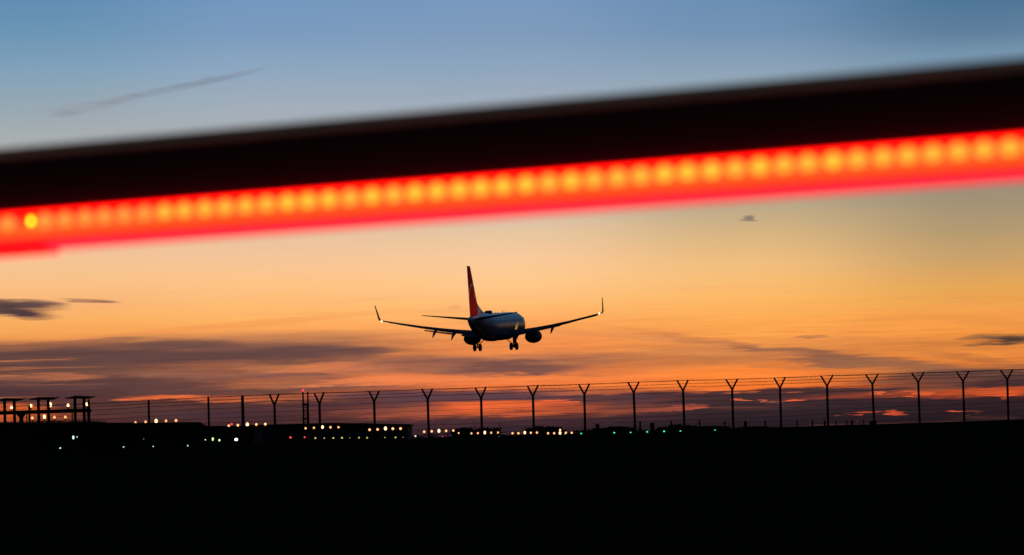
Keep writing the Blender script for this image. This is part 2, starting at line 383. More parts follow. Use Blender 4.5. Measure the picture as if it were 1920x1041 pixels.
for i, (p, kind) in enumerate(seq):
    base = Vector((p[0], p[1], gz(*p) - 0.3)); zt = top_z(i, p)
    p = (p[0] + random.uniform(-.03, .03), p[1] + random.uniform(-.03, .03)) if kind == 'Y' else p
    m = MB(); pd = perp if kind == 'Y' else Vector((0, 1, 0))
    if kind == 'end':
        thick = 0.075 if abs(p[0] - left[1][0]) < 1e-6 else 0.052
        hz = zt - 0.02
        m.tube(base - FO, Vector((p[0], p[1], hz)) - FO, thick, n=8)
        po = m.build('post', M['steel'], fence)
        tips = [Vector((p[0], p[1], zt))] * 2
    else:
        hz = zt - 0.50
        m.tube(base - FO, Vector((p[0], p[1], hz)) - FO, 0.062, n=8)
        po = m.build('post', M['steel'], fence)
        tips = []
        for sgn in (-1, 1):
            tip = Vector((p[0], p[1], zt)) + pd * sgn * 0.56 + Vector((random.uniform(-.02, .02), 0, random.uniform(-.02, .02)))
            # arms
            a = MB(); a.tube(Vector((p[0], p[1], hz - 0.04)) - FO, tip - FO, 0.050, 0.046, n=6)
            a.build('arm', M['steel'], po)
            tips.append(tip)
    posts.append((Vector((p[0], p[1], hz)), tips, kind, zt))
# barbed wires on both rows of arm tips
def wire_run(pts, r, barb, sag, name='wire'):
    m = MB()
    for a, b in zip(pts[:-1], pts[1:]):
        L = (b - a).length; n_ = 6; prevp = a
        for k in range(1, n_ + 1):
            t = k / n_; q = a.lerp(b, t) - Vector((0, 0, sag * 4 * t * (1 - t)))
            m.tube(prevp - FO, q - FO, r, n=4); prevp = q
        if barb:
            for k in range(int(L / 0.13)):
                t = (k + random.random() * .5) / (L / 0.13); q = a.lerp(b, t) - Vector((0, 0, sag * 4 * t * (1 - t)))
                for _ in range(2):
                    d = Vector((random.uniform(-1, 1), random.uniform(-1, 1), random.uniform(-1, 1))).normalized() * 0.034
                    m.tube(q - d - FO, q + d - FO, 0.008, n=3)
    return m.build(name, M['wire'], fence)
for sgn in (0, 1):
    for fr in (1.0, 0.68, 0.36):
        if sgn == 1 and fr < 0.9: continue
        pts = []
        for hp, tips, kind, zt in posts:
            if kind == 'Y': pts.append(hp.lerp(tips[sgn], fr))
            else: pts.append(Vector((hp.x, hp.y, zt - 0.03 - (1 - fr) * 0.50)))
        wire_run(pts, 0.0115, True, 0.015, 'barbed_wire')
for k in range(11):
    dz = 0.60 + 0.24 * k
    wire_run([Vector((hp.x, hp.y - 0.05, zt - dz)) for hp, tips, kind, zt in posts], 0.0095, False, 0.012, 'line_wire')

# ------------------------------------------------------------------ localizer antenna array on the bank
arr_o = P(90, 793, 231)
arr = thing('antenna_array', arr_o, 'row of dark landing-guidance antennas on paired posts joined by a long beam', 'antenna')
def loc(x, y, z=231.0): return P(x, y, z) - arr_o
m = MB()
a, b = loc(-340, 785, 231), loc(163, 769.5, 231)
m.tube(a, b, 0.19, n=4); m.build('crossbeam', M['steel'], arr)
for hx, (xa, xb) in enumerate([(8.3, 26.5), (71.8, 90.3), (140.3, 157.3), (-57, -38), (-122, -103)]):
    dx = [0, 0, 0, 0, 0][hx]; yt = 749.5 - 0.022 * (xa - 8)
    for x in (xa, xb):
        m = MB(); m.box((loc(x, yt) + loc(x + 1.3, 800)) / 2 + Vector((0, 0, 0)), (0.19, 0.19, (loc(x, yt) - loc(x, 800)).z))
        m.build('post', M['steel'], arr)
    xc = (xa + xb) / 2; o_ = 0.5 * (xa - 8)
    # antenna head: sloping log-periodic boom with a thin front rod
    m = MB()
    ps = [(xc - 11, 746.3), (xc + 14, 747.0), (xc + 27, 747.6), (xc + 22, 751.3), (xc + 12, 752.3), (xc - 10, 752.0)]
    sh = -0.032 * (xc - 17)
    ff = [loc(x, y + sh, 230.6) for x, y in ps]; bb = [loc(x, y + sh, 231.8) for x, y in ps]
    nn = len(ps)
    m.add(ff + bb, [tuple(range(nn)), tuple(range(nn, 2*nn))[::-1]] + [(i, nn+i, nn+(i+1) % nn, (i+1) % nn) for i in range(nn)])
    m.build('antenna_head', M['steel'], arr)
    m = MB(); m.tube(loc(xc - 27, 751.3 + sh, 230.9), loc(xc - 9, 749.6 + sh, 230.9), 0.035, 0.10, n=6)
    m.build('dipole_rod', M['steel'], arr); m = MB()
    m.tube(loc(xc - 27, 751.3 + sh, 231.5), loc(xc - 9, 749.6 + sh, 231.5), 0.035, 0.10, n=6)
    m.build('dipole_rod', M['steel'], arr); m = MB()
    m.tube(loc(xc + 24, 748.6 + sh, 230.9), loc(xc + 30.5, 747.3 + sh, 230.9), 0.06, 0.02, n=6)
    m.build('dipole_rod', M['steel'], arr)
m = MB(); ps = [(29, 776), (49, 776), (44, 783), (44, 795), (36, 795), (36, 783)]
ff = [loc(x, y, 230.9) for x, y in ps]; bb = [loc(x, y, 231.1) for x, y in ps]; nn = 6
m.add(ff + bb, [tuple(range(nn)), tuple(range(nn, 2*nn))[::-1]] + [(i, nn+i, nn+(i+1) % nn, (i+1) % nn) for i in range(nn)])
m.build('gusset', M['steel'], arr)
m = MB(); m.box((loc(55.3, 759) + loc(56, 798)) / 2, (0.09, 0.09, (loc(55.3, 759) - loc(55.3, 798)).z)); m.build('stay', M['steel'], arr)
m = MB(); m.box((loc(165.8, 763) + loc(167, 798)) / 2, (0.2, 0.2, (loc(165.8, 763) - loc(166, 798)).z)); m.build('end_post', M['steel'], arr)
m = MB(); m.ball(loc(166.5, 770.2), 0.17, (1.1, 1, 1.15)); m.build('end_cap', M['steel'], arr, True)
m = MB(); m.ball(loc(166.2, 755.5), 0.11, (0.8, 0.8, 2.6)); m.build('finial', M['steel'], arr, True)

# ------------------------------------------------------------------ approach light bars
def light_bar(label, d, pts, hot=2, r=0.17, matn='l_warm', gr='rows of approach lights leading to the runway', extra=None, name='approach_light_bar', supp=True):
    ps = [P(x, y, d) for x, y in pts]
    c = sum(ps, Vector()) / len(ps)
    base = Vector((c.x, c.y, min(3.0, c.z - 0.5) if d < 360 else min(c.z - 0.5, 1.0)))
    t = thing(name, base, label, 'approach light', gr)
    m = MB()
    dn = Vector((0, 0, -0.22 - r))
    m.tube(ps[0] + dn - base, ps[-1] + dn - base, 0.05, n=6)
    m.build('crossbar', M['steel'], t)
    for p in (ps[0].lerp(ps[-1], .2), ps[0].lerp(ps[-1], .8)):
        q = Vector((p.x, p.y, base.z - 0.15)); m = MB(); m.tube(q - base, p + dn - base, 0.05, n=6); m.build('support_post', M['steel'], t)
    for k, p in enumerate(ps):
        big = (k == hot)
        m = MB(); rr = r * 0.9 * (1.15 if big else random.uniform(0.9, 1.05))
        m.ball(p - base, rr, (1, 1, 1.35 if big else 1.0))
        l = m.build('lamp', M['l_hot'] if big else M[matn], t, True)
        m = MB(); m.tube(p + dn - base, p + Vector((0, 0, -rr)) - base, 0.03, 0.06, n=6); m.build('lamp_stem', M['steel'], l)
    return t
S = 'row of five warm approach lights '
light_bar('five glaring warm approach lights level with the antenna posts, upper row at far left', 252,
          [(21.6,764),(58,761),(93.7,759),(127.7,760),(163.3,758)], hot=2, r=0.15, matn='l_hot')
light_bar('short row of small warm lights low between the antenna posts at far left', 287,
          [(60.5,783.8),(83.2,781.5),(102,782.4),(122.5,782)], hot=1, r=0.14)
light_bar(S + 'on top of the dark bank right of the antennas', 315, [(254,792.4),(273,791.2),(292.7,789.6),(311.3,789.2),(330,788.6)], r=0.155)
light_bar('five warm approach lights above the low building at the fence corner post', 348, [(429,798.6),(446,797.4),(463.8,796.2),(480.6,796),(497.4,795.4)], r=0.165)
light_bar('five warm approach lights just right of the ladder mast on the long building', 380, [(572.9,803.2),(588.6,802.3),(604.8,801),(619.6,801.3),(634.7,801.2)], r=0.15)
light_bar('brightest row of five warm approach lights near the right end of the long building', 411, [(693,805.9),(708,805.3),(722.7,803.4),(736.5,804),(751,803.7)], r=0.19)
light_bar(S + 'just past the right end of the long building', 443, [(795.3,809.8),(809.4,808.8),(823,808),(836.5,808),(850,807.4)], r=0.19)
light_bar('five warm approach lights around the fence post below the aircraft left landing gear', 474, [(884,812.8),(896,812.3),(909,811.2),(921,811.5),(933.7,811.2)], r=0.185)
light_bar(S + 'around the fence post right of the aircraft', 505, [(960.9,812.5),(972,812.5),(984,811.2),(995.4,811.6),(1006.7,811.3)], r=0.19)
light_bar('last and farthest row of warm approach lights before the green threshold lights', 536, [(1027.6,812.5),(1039,812.5),(1050,812.2),(1061,811.6),(1072,811.6)], r=0.21)

def lamp_post(name, x, y, d, r, matn, label, cat, group=None, sc_=(1, 1, 1), h=None):
    r *= 0.85; p = P(x, y, d); gb = min(gz(p.x, p.y), p.z - r - 0.12)
    if h is not None: gb = p.z - h
    base = Vector((p.x, p.y, gb)); t = thing(name, base, label, cat, group)
    m = MB(); m.ball(p - base, r, sc_); m.build('lamp', M[matn], t, True)
    m = MB(); m.tube((0, 0, 0), p - base - Vector((0, 0, r * 0.8)), 0.05, 0.035, n=6); m.build('stem', M['steel'], t)
    return t
lamp_post('approach_lamp', 860, 812.2, 470, 0.15, 'l_warm', 'lone warm lamp just right of the row past the building end', 'lamp')
lamp_post('approach_lamp', 1050.2, 806.3, 560, 0.2, 'l_hot', 'lone warm lamp raised above the farthest approach row', 'lamp')
ORD = ['first','second','third','fourth','fifth','sixth','seventh','eighth','ninth','tenth','eleventh','twelfth']
for k, (x, y, r) in enumerate([(966,818.7,.16),(997,818,.11),(1027.3,816.3,.17),(1058.8,814.8,.14),(1089.8,813.4,.2),(1151.8,811.6,.2),(1182.4,811.3,.17),(1213.5,810.3,.2),(1245.2,809.2,.2),(1275.8,808.7,.18),(1340.8,807.2,.19)]):
    lamp_post('threshold_light', x, y, 587, r, 'l_green', 'small green runway threshold light, %s from the left of the green row' % ORD[k], 'runway light', 'green runway threshold lights')
lamp_post('threshold_light', 935.5, 820.2, 570, 0.17, 'l_green', 'small green light alone below the row left of the aircraft tail post', 'runway light', 'green runway threshold lights')
for k, (x, y, r, mm) in enumerate([(591.3,821.6,.12,'l_yellow'),(608,821.6,.08,'l_yellow'),(625,821.4,.115,'l_yellow'),(641.2,821.2,.13,'l_yellow'),(656,821,.05,'l_yellow'),(673,821,.12,'l_yellow'),(688.2,821,.12,'l_yellow'),(702.5,820.7,.06,'l_yellow'),(721.8,820.5,.07,'l_yellow'),(741.6,820.3,.11,'l_yellow'),(755.7,820.3,.05,'l_yellow')]):
    lamp_post('edge_light', x, y, 385, r, mm, 'small yellowish ground light in front of the long building, %s from the left' % ORD[k], 'ground light', 'yellowish ground lights before the building', h=0.5)
for k, (x, y, r) in enumerate([(544.8,820.4,.15),(571.3,820,.12)]):
    lamp_post('marker_light', x, y, 385, r, 'l_red', 'small red ground light below the ladder mast, %s one' % ['left', 'right'][k], 'ground light', 'red ground lights', h=0.5)
lamp_post('marker_light', 434.2, 795.4, 346, 0.14, 'l_red', 'red lamp beside the first warm light at the fence corner', 'lamp', h=1.2)
lamp_post('marker_light', 1607, 791.2, 900, 0.12, 'l_red', 'faint red lamp on the dark skyline at the right', 'lamp')
lamp_post('flood_light', 137.5, 820.5, 215, 0.08, 'l_cold', 'cold white drop-shaped light on the dark bank under the antennas', 'lamp', sc_=(1.0, 1, 1.9), h=0.7)
lamp_post('flood_light', 144.6, 819.6, 215, 0.045, 'l_cold', 'tiny cold white light right of the drop-shaped one under the antennas', 'lamp', h=0.6)
lamp_post('flood_light', 442.8, 824.3, 300, 0.15, 'l_flood', 'dazzling white floodlight low on the dark ground left of the mast', 'lamp', sc_=(1.25, 1, 1), h=0.6)
lamp_post('flood_light', 399, 823.3, 300, 0.12, 'l_lime', 'greenish slanting light left of the dazzling floodlight', 'lamp', sc_=(0.9, 1, 1.7), h=0.6)
lamp_post('flood_light', 411.3, 825.6, 300, 0.12, 'l_lime', 'round greenish white light between slanting light and floodlight', 'lamp', h=0.6)
lamp_post('flood_light', 385, 824.8, 300, 0.07, 'l_lime', 'tiny greenish light, leftmost of the cluster near the floodlight', 'lamp', h=0.5)
for x, y, r, lb in [(113,840.3,.05,'tiny white ground light at lower far left'),(231.8,838.4,.045,'tiny white ground light below the bank lights, left one'),(287.3,837.2,.035,'tiny white ground light below the bank lights, right one'),(352,836,.04,'faint tiny light on the dark ground before the low building')]:
    lamp_post('ground_light', x, y, 185, r, 'l_cold', lb, 'ground light', 'tiny white ground lights')
lamp_post('edge_light', 779, 817.7, 430, 0.13, 'l_white', 'white ground light just right of the long building corner', 'ground light', h=0.5)
lamp_post('edge_light', 830, 818.4, 430, 0.07, 'l_red', 'faint pinkish ground light below the row past the building', 'ground light', h=0.5)
lamp_post('flood_light', 269.5, 823.5, 285, 0.05, 'l_cold', 'very faint upright light on the bank below its row of lights', 'lamp', sc_=(.7, 1, 2.2), h=0.5).children[0].data.materials[0] = glow('faint_lamp', (.6, .7, .7), .25)

# ------------------------------------------------------------------ ladder mast
mb = P(572.5, 806, 240)
mast = thing('ladder_mast', mb, 'slim dark twin-pole mast with ladder and a red lamp on top', 'mast')
def ml(x, y, z=240.0): return P(x, y, z) - mb
for (x0, y0, nm) in ((568.0, 735, 'pole'), (577.0, 734.5, 'pole')):
    m = MB(); m.tube(ml(x0 + 1.6, 812), ml(x0, y0), 0.072, 0.06, n=8); m.build(nm, M['steel'], mast)
m = MB(); m.tube(ml(577.8, 812, 240.4), ml(576.6, 757, 240.4), 0.08, n=6); m.build('back_pole', M['steel'], mast)
for y in range(760, 796, 4):
    m = MB(); m.tube(ml(568.6, y), ml(577.6, y), 0.03, n=5); m.build('rung', M['steel'], mast)
m = MB(); m.box(ml(573.5, 757.8), (0.46, 0.4, 0.1)); m.build('upper_platform', M['steel'], mast)
m = MB(); m.box(ml(572, 784.8), (0.44, 0.4, 0.12)); m.build('lower_platform', M['steel'], mast)
m = MB(); m.ball(ml(568, 732.2), 0.085, (1.1, 1, 1)); m.build('lamp', M['l_red'], mast, True)

# ------------------------------------------------------------------ buildings
def prism(pts_px, d0, d1, name, m_, parent, o_):
    m = MB(); nn = len(pts_px)
    ff = [P(x, y, d0) for x, y in pts_px]; k = d1 / d0
    bb = [Vector((p.x, p.y + (d1 - d0), p.z)) for p in ff]
    m.add([p - o_ for p in ff + bb], [tuple(range(nn)), tuple(range(nn, 2*nn))[::-1]] + [(i, nn+i, nn+(i+1) % nn, (i+1) % nn) for i in range(nn)])
    return m.build(name, m_, parent)
hb = P(617, 824, 700); hb.z = 1.0
h = thing('long_building', hb, 'long low dark brown warehouse behind the approach lights, square right end', 'building')
prism([(470,840),(764.5,828),(764.5,797.2),(625,794.5),(470,798.2)], 700, 730, 'wall', M['hangar'], h, hb)
prism([(466,797),(466,798.6),(625,795.1),(766.5,797.9),(766.5,795.3),(625,793)], 698.5, 732, 'roof', M['roof'], h, hb)
for k in range(5):
    x = 500 + k * 55; prism([(x,826),(x+26,825),(x+26,807-k*.2),(x,808-k*.2)], 699.6, 699.95, 'roller_door', M['roof'], h, hb)
hb2 = P(430, 824, 640); hb2.z = 1.0
h = thing('low_building', hb2, 'low dark flat building left of the long warehouse', 'building')
prism([(384,842),(476,838),(476,799),(384,800)], 640, 660, 'wall', M['roof'], h, hb2)
prism([(382,800.4),(478,799.4),(478,798),(382,799)], 639, 661, 'roof', M['roof'], h, hb2)

# far boxes and posts on the skyline
for k, (x, w, yt, lb) in enumerate([(1120.5,7.5,795,'narrow dark tower block on the skyline right of the last approach lights'),(1223.5,8,792.5,'wider dark tower block on the skyline between the green lights'),(1200.8,3,789.5,'slim dark chimney on the skyline left of the wider tower block')]):
    b = P(x, 811, 1500); b.z = gz(b.x, b.y) - .1
    t = thing('skyline_tower', b, lb, 'tower', 'dark towers on the far skyline')
    top = P(x, yt, 1500).z - b.z; ww = w / F * 1500
    m = MB(); m.box((0, 0, top * .46), (ww, ww, top * .92)); m.build('shaft', M['concrete'], t)
    m = MB(); m.box((0, 0, top * .95), (ww * .8, ww * .8, top * .1)); m.build('cap', M['concrete'], t)
for k, (x, w, yt, lb) in enumerate([(1258.5,3.2,788.5,'left of all the small posts, after the wider tower block'),(1311.5,3,787,'just left of the last green light'),(1358.5,3,789.5,'between last green light and a fence post'),(1397.5,6,789,'the thickest'),(1434.5,3.4,787.5,'right of the thickest one'),(1494.7,3,788,'alone in the middle of a fence bay'),(1523,3,788,'left end of the tight cluster'),(1546,4,788,'touching a tall fence post on its left'),(1567,2.2,788.5,'thinnest, in the tight cluster'),(1587.5,2.2,787,'thin, right in the tight cluster'),(1597,4,787,'thick, right end of the tight cluster'),(1619,2,786,'last thin one before the red lamp shed')]):
    b = P(x + .7, 805, 400); b.z = gz(b.x, b.y) - .05
    t = thing('marker_post', b, 'short dark skyline post, ' + lb, 'post', 'short dark posts on the right skyline')
    top = P(x, yt, 400).z - b.z; r = w / F * 400 / 2
    m = MB(); m.tube((0, 0, 0), (P(x, yt, 400) - b) - Vector((0, 0, .12)), r, r * .95, n=8); m.build('shaft', M['concrete'], t)
    m = MB(); m.tube((P(x, yt, 400) - b) - Vector((0, 0, .12)), P(x, yt, 400) - b, r * .8, r * .4, n=8); m.build('tip', M['concrete'], t)
b = P(1637, 794, 600); b.z = 1.0
t = thing('shed', b, 'tiny dark flat shed on the skyline behind a right-hand fence post', 'shed')
top = P(1637, 789.5, 600).z - 1
m = MB(); m.box((0, 0, top * .45), (1.2, 1.2, top * .9)); m.build('wall', M['concrete'], t)
m = MB(); m.box((0, 0, top * .95), (1.35, 1.35, top * .1)); m.build('roof', M['roof'], t)
for x, yt, lb in [(890,793,'thin dark pole on the skyline left of a fence post'),(937.3,794,'thin dark pole on the skyline right of a fence post')]:
    b = P(x, 815, 650); b.z = 1.0
    t = thing('thin_pole', b, lb, 'pole', 'thin poles on the skyline')
    m = MB(); m.tube((0, 0, 0), P(x, yt, 650) - b, 0.09, 0.05, n=6); m.build('shaft', M['steel'], t)
    m = MB(); m.ball(P(x, yt, 650) - b, 0.09); m.build('tip', M['steel'], t)

# ------------------------------------------------------------------ far trees
def tree(x, w, yt, d, lb):
    b = P(x, 815, d); b.z = gz(b.x, b.y) - .1
    H = P(x, yt + 1.2, d).z - b.z; Wd = w * 1.7 / F * d
    t = thing('tree', b, lb, 'tree', 'far dark trees on the skyline')
    m = MB(); m.tube((0, 0, 0), (0, 0, H * .45), H * .04, H * .022, n=6)
    for k in range(4):
        a = random.uniform(0, 6.28); m.tube((0, 0, H * .3), (math.cos(a) * Wd * .25, math.sin(a) * Wd * .25, H * random.uniform(.5, .75)), H * .02, H * .008, n=4)
    m.build('trunk', M['bark'], t)
    m = MB()
    clumps = [(random.gauss(0, .2) * Wd, random.gauss(0, .15) * Wd, H * random.uniform(.3, .85)) for _ in range(9)] + [(0, 0, H * .88)]
    for cx, cy, cz in clumps:
        rr = Wd * random.uniform(.14, .24)
        for _ in range(45):
            dv = Vector((random.gauss(0, .5), random.gauss(0, .5), random.gauss(0, .4))) * rr
            p = Vector((cx, cy, cz)) + dv
            if p.z > H: p.z = H - random.random() * .1 * H
            s1 = Wd * .05; u = Vector((random.uniform(-1, 1), random.uniform(-1, 1), random.uniform(-1, 1))).normalized() * s1; v = u.orthogonal().normalized() * s1
            m.add([p - u - v, p + u - v, p + u + v, p - u + v], [(0, 1, 2, 3)])
    m.build('crown', M['leaf'], t)
random.seed(21)
tl = [(873,34,803,'low and wide, left of the tall thin poles'),(905,30,804,'low, behind a row of warm lights'),(996,18,801.5,'just left of the fourth fence post base'),(1010,24,799.5,'the roundest, above the farther warm lights'),(1030,26,800,'broad, above the last warm row'),(1046,20,801,'small, beside the raised warm lamp'),
      (1105,20,806,'low, just left of the narrow tower'),(1142,28,803,'low, right of the narrow tower'),(1156,24,800,'rounder, over the green lights'),(1177,26,802,'low, left of a fence post'),(1245,24,801,'right of the wider tower'),(1268,24,796.5,'tallest, at the centre right'),(1290,26,798,'wide, near the second last green light'),(1324,24,799.5,'small, near the last green light'),(1352,20,799,'small, between short posts'),(1415,30,801,'very low, right of the thick post')]
for x, w, yt, lb in tl: tree(x, w, yt, 2200, 'far dark tree on the skyline, ' + lb)
# ragged hedge line on the horizon
g = MB()
for i in range(2600):
    x = random.uniform(760, 1680); d = random.uniform(1900, 2100)
    p = P(x, 812, d); taper = max(0, min(1, (1500 - x) / 250))
    hgt = .5 + (.5 + taper) * (1.4 + 0.5 * math.sin(x * .05) + .3 * math.sin(x * .21) + random.random() ** 3 * .8)
    p.z = gz(p.x, p.y) + random.random() * hgt; s1 = 0.40
    u = Vector((random.uniform(-1, 1), random.uniform(-.3, .3), random.uniform(-1, 1))).normalized() * s1; v = u.orthogonal().normalized() * s1
    g.add([p - u - v, p + u - v, p + u + v, p - u + v], [(0, 1, 2, 3)])
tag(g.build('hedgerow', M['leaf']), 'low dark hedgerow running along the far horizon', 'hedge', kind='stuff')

# ------------------------------------------------------------------ aircraft (x starboard, y forward, z up; station s from nose)
def Y(s): return 20.0 - s
fin_mat = bpy.data.materials.new('red_tail_livery'); fin_mat.use_nodes = True
t_ = fin_mat.node_tree; bs = t_.nodes['Principled BSDF']
tcn = t_.nodes.new('ShaderNodeTexCoord')
def fm(op, a, b=None):
    n = t_.nodes.new('ShaderNodeMath'); n.operation = op; wire(t_, a, n.inputs[0])
    if b is not None: wire(t_, b, n.inputs[1])
    return n.outputs[0]
sp = t_.nodes.new('ShaderNodeSeparateXYZ'); t_.links.new(tcn.outputs['Object'], sp.inputs[0])
fy, fz = sp.outputs[1], sp.outputs[2]
def ring(cy, cz, ry, rz):
    return fm('SQRT', fm('ADD', fm('POWER', fm('DIVIDE', fm('SUBTRACT', fy, cy), ry), 2.0), fm('POWER', fm('DIVIDE', fm('SUBTRACT', fz, cz), rz), 2.0)))
def fmix(f, a, b):
    n = t_.nodes.new('ShaderNodeMix'); n.data_type = 'RGBA'; wire(t_, f, n.inputs[0]); wire(t_, a, n.inputs[6]); wire(t_, b, n.inputs[7]); return n.outputs[2]
red = (0.60, 0.012, 0.008, 1); yel = (0.85, 0.50, 0.10, 1); wht = (0.75, 0.72, 0.70, 1)
r1 = ring(-15.6, 4.4, 2.2, 2.1)
c0 = fmix(fm('MULTIPLY', fm('LESS_THAN', fm('ABSOLUTE', fm('SUBTRACT', r1, 1.0)), 0.05), fm('GREATER_THAN', fz, 4.2)), red, (0.9, .62, .5, 1))
q = fm('ADD', fm('ADD', fy, 11.7 - 2.3 * .69), fm('MULTIPLY', fz, .69))
yb = fm('MULTIPLY', fm('SUBTRACT', fm('DIVIDE', fm('ABSOLUTE', fm('SUBTRACT', fz, 4.6)), 1.7), 1.0), 2.0)
c0 = fmix(fm('MULTIPLY', fm('GREATER_THAN', q, yb), fm('LESS_THAN', fm('ABSOLUTE', fm('SUBTRACT', fz, 4.6)), 1.7)), c0, yel)
c0 = fmix(fm('MULTIPLY', fm('GREATER_THAN', q, fm('MULTIPLY', fm('SUBTRACT', fz, 3.4), 1.6)), fm('LESS_THAN', fz, 3.4)), c0, wht)
t_.links.new(c0, bs.inputs['Base Color']); bs.inputs['Roughness'].default_value = 0.5; bs.inputs['Specular IOR Level'].default_value = 0.15
M['fin'] = fin_mat

PSI, PIT, BANK = R(11.3), R(2.3), R(0.1)
plane = thing('airliner', P(926.7, 611.2, 495.5), 'white twin-engine jet airliner with red tail, wheels down, landing over the fence', 'aircraft')
plane.rotation_euler = (Matrix.Rotation(-PSI, 3, 'Z') @ Matrix.Rotation(PIT, 3, 'X') @ Matrix.Rotation(BANK, 3, 'Y')).to_euler()

secs = [(0.05,.05,-.50,-.60),(0.35,.42,-.15,-.95),(1.0,.85,.30,-1.25),(1.8,1.2,.80,-1.5),(2.6,1.45,1.35,-1.68),(3.6,1.67,1.75,-1.85),(5.0,1.84,1.97,-1.98),(6.5,1.88,2.0,-2.01),(12,1.88,2.0,-2.01),(20,1.88,2.0,-2.01),(25.5,1.88,2.0,-2.01),(27.5,1.82,2.0,-1.82),(29.5,1.68,1.98,-1.42),(31.5,1.45,1.93,-.95),(33.5,1.15,1.86,-.42),(35.2,.85,1.77,.05),(36.8,.55,1.64,.45),(38.0,.30,1.48,.78),(38.6,.12,1.32,.98)]
rings = []
NR = 40
for s, w, zt, zb in secs:
    zc, hh = (zt + zb) / 2, (zt - zb) / 2
    rings.append([Vector((w * math.sin(2*math.pi*i/NR), Y(s), zc + hh * math.cos(2*math.pi*i/NR))) for i in range(NR)])
m = MB(); m.loft(rings); fus = m.build('fuselage', M['white_paint'], plane, True)
# belly fairing
rings = []
for s, w, zb in [(11.5,.6,-1.95),(12.5,1.5,-2.15),(14,2.0,-2.28),(17,2.1,-2.3),(20,2.1,-2.3),(22,1.95,-2.35),(23.5,1.4,-2.15),(24.8,.6,-1.98)]:
    rings.append([Vector((w * math.sin(2*math.pi*i/24), Y(s), -1.45 + (abs(zb) - 1.45) * math.cos(2*math.pi*i/24))) for i in range(24)])
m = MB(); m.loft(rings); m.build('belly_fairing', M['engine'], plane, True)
# cockpit glass
m = MB()
for sx in (-1, 1):
    m.add([(sx*.05, Y(1.55), .80), (sx*.75, Y(1.75), .72), (sx*.85, Y(2.35), 1.16), (sx*.05, Y(2.2), 1.22)], [(0,1,2,3)] if sx > 0 else [(3,2,1,0)])
    m.add([(sx*.86, Y(1.8), .66), (sx*1.3, Y(2.4), .62), (sx*1.32, Y(2.9), 1.05), (sx*.95, Y(2.4), 1.12)], [(0,1,2,3)] if sx > 0 else [(3,2,1,0)])
m.build('cockpit_window', M['glass'], plane)
m = MB()
for sx in (-1, 1):
    for k in range(44):
        s = 6.2 + k * 0.55
        z0 = .50
        for (zz) in (z0,):
            xx = lambda z: sx * (1.89 * math.sqrt(max(0, 1 - (z / 2.0) ** 2)) + .004)
            m.add([(xx(zz), Y(s)-.12, zz), (xx(zz), Y(s)+.12, zz), (xx(zz+.34), Y(s)+.12, zz+.34), (xx(zz+.34), Y(s)-.12, zz+.34)], [(0,1,2,3)])
m.build('cabin_windows', M['glass'], plane)

def foil(chord, thick, n=9):
    up = []; dn = []
    for i in range(n + 1):
        x = 0.5 * (1 - math.cos(math.pi * i / n))
        yt = 5 * thick * (0.2969*math.sqrt(x) - 0.126*x - 0.3516*x*x + 0.2843*x**3 - 0.1015*x**4)
        cam_ = 0.02 * (1 - (2*x - 1) ** 2)
        up.append((x * chord, (cam_ + yt) * chord)); dn.append((x * chord, (cam_ - yt) * chord))
    return up + dn[-2:0:-1]
def surf(secs_, name, m_, parent=plane, vertical=False):
    # secs: (span pos x, leading edge s, chord, z, thick, twist deg)
    rings = []
    for x, le, ch, z, th, tw in secs_:
        ring_ = []
        for cx, cz in foil(ch, th):
            if vertical: ring_.append(Vector((x + cz, Y(le + cx), z)))
            else:
                c, s = math.cos(R(tw)), math.sin(R(tw))
                ring_.append(Vector((x, Y(le + cx * c + cz * s), z + cz * c - cx * s)))
        rings.append(ring_)
    m = MB(); m.loft(rings); return m.build(name, m_, parent, True)
def wz(x): # dihedral with in-flight bend
    t = max(0, abs(x) - 1.0); return -1.42 + t * 0.105 + 0.0042 * t * t
def le(x): return 13.2 + (abs(x) - 1.0) * 0.525
def te(x):
    x = abs(x)
    return 20.6 + (x - 1.0) * 0.03 if x < 5.8 else 20.75 + (x - 5.8) * 0.205
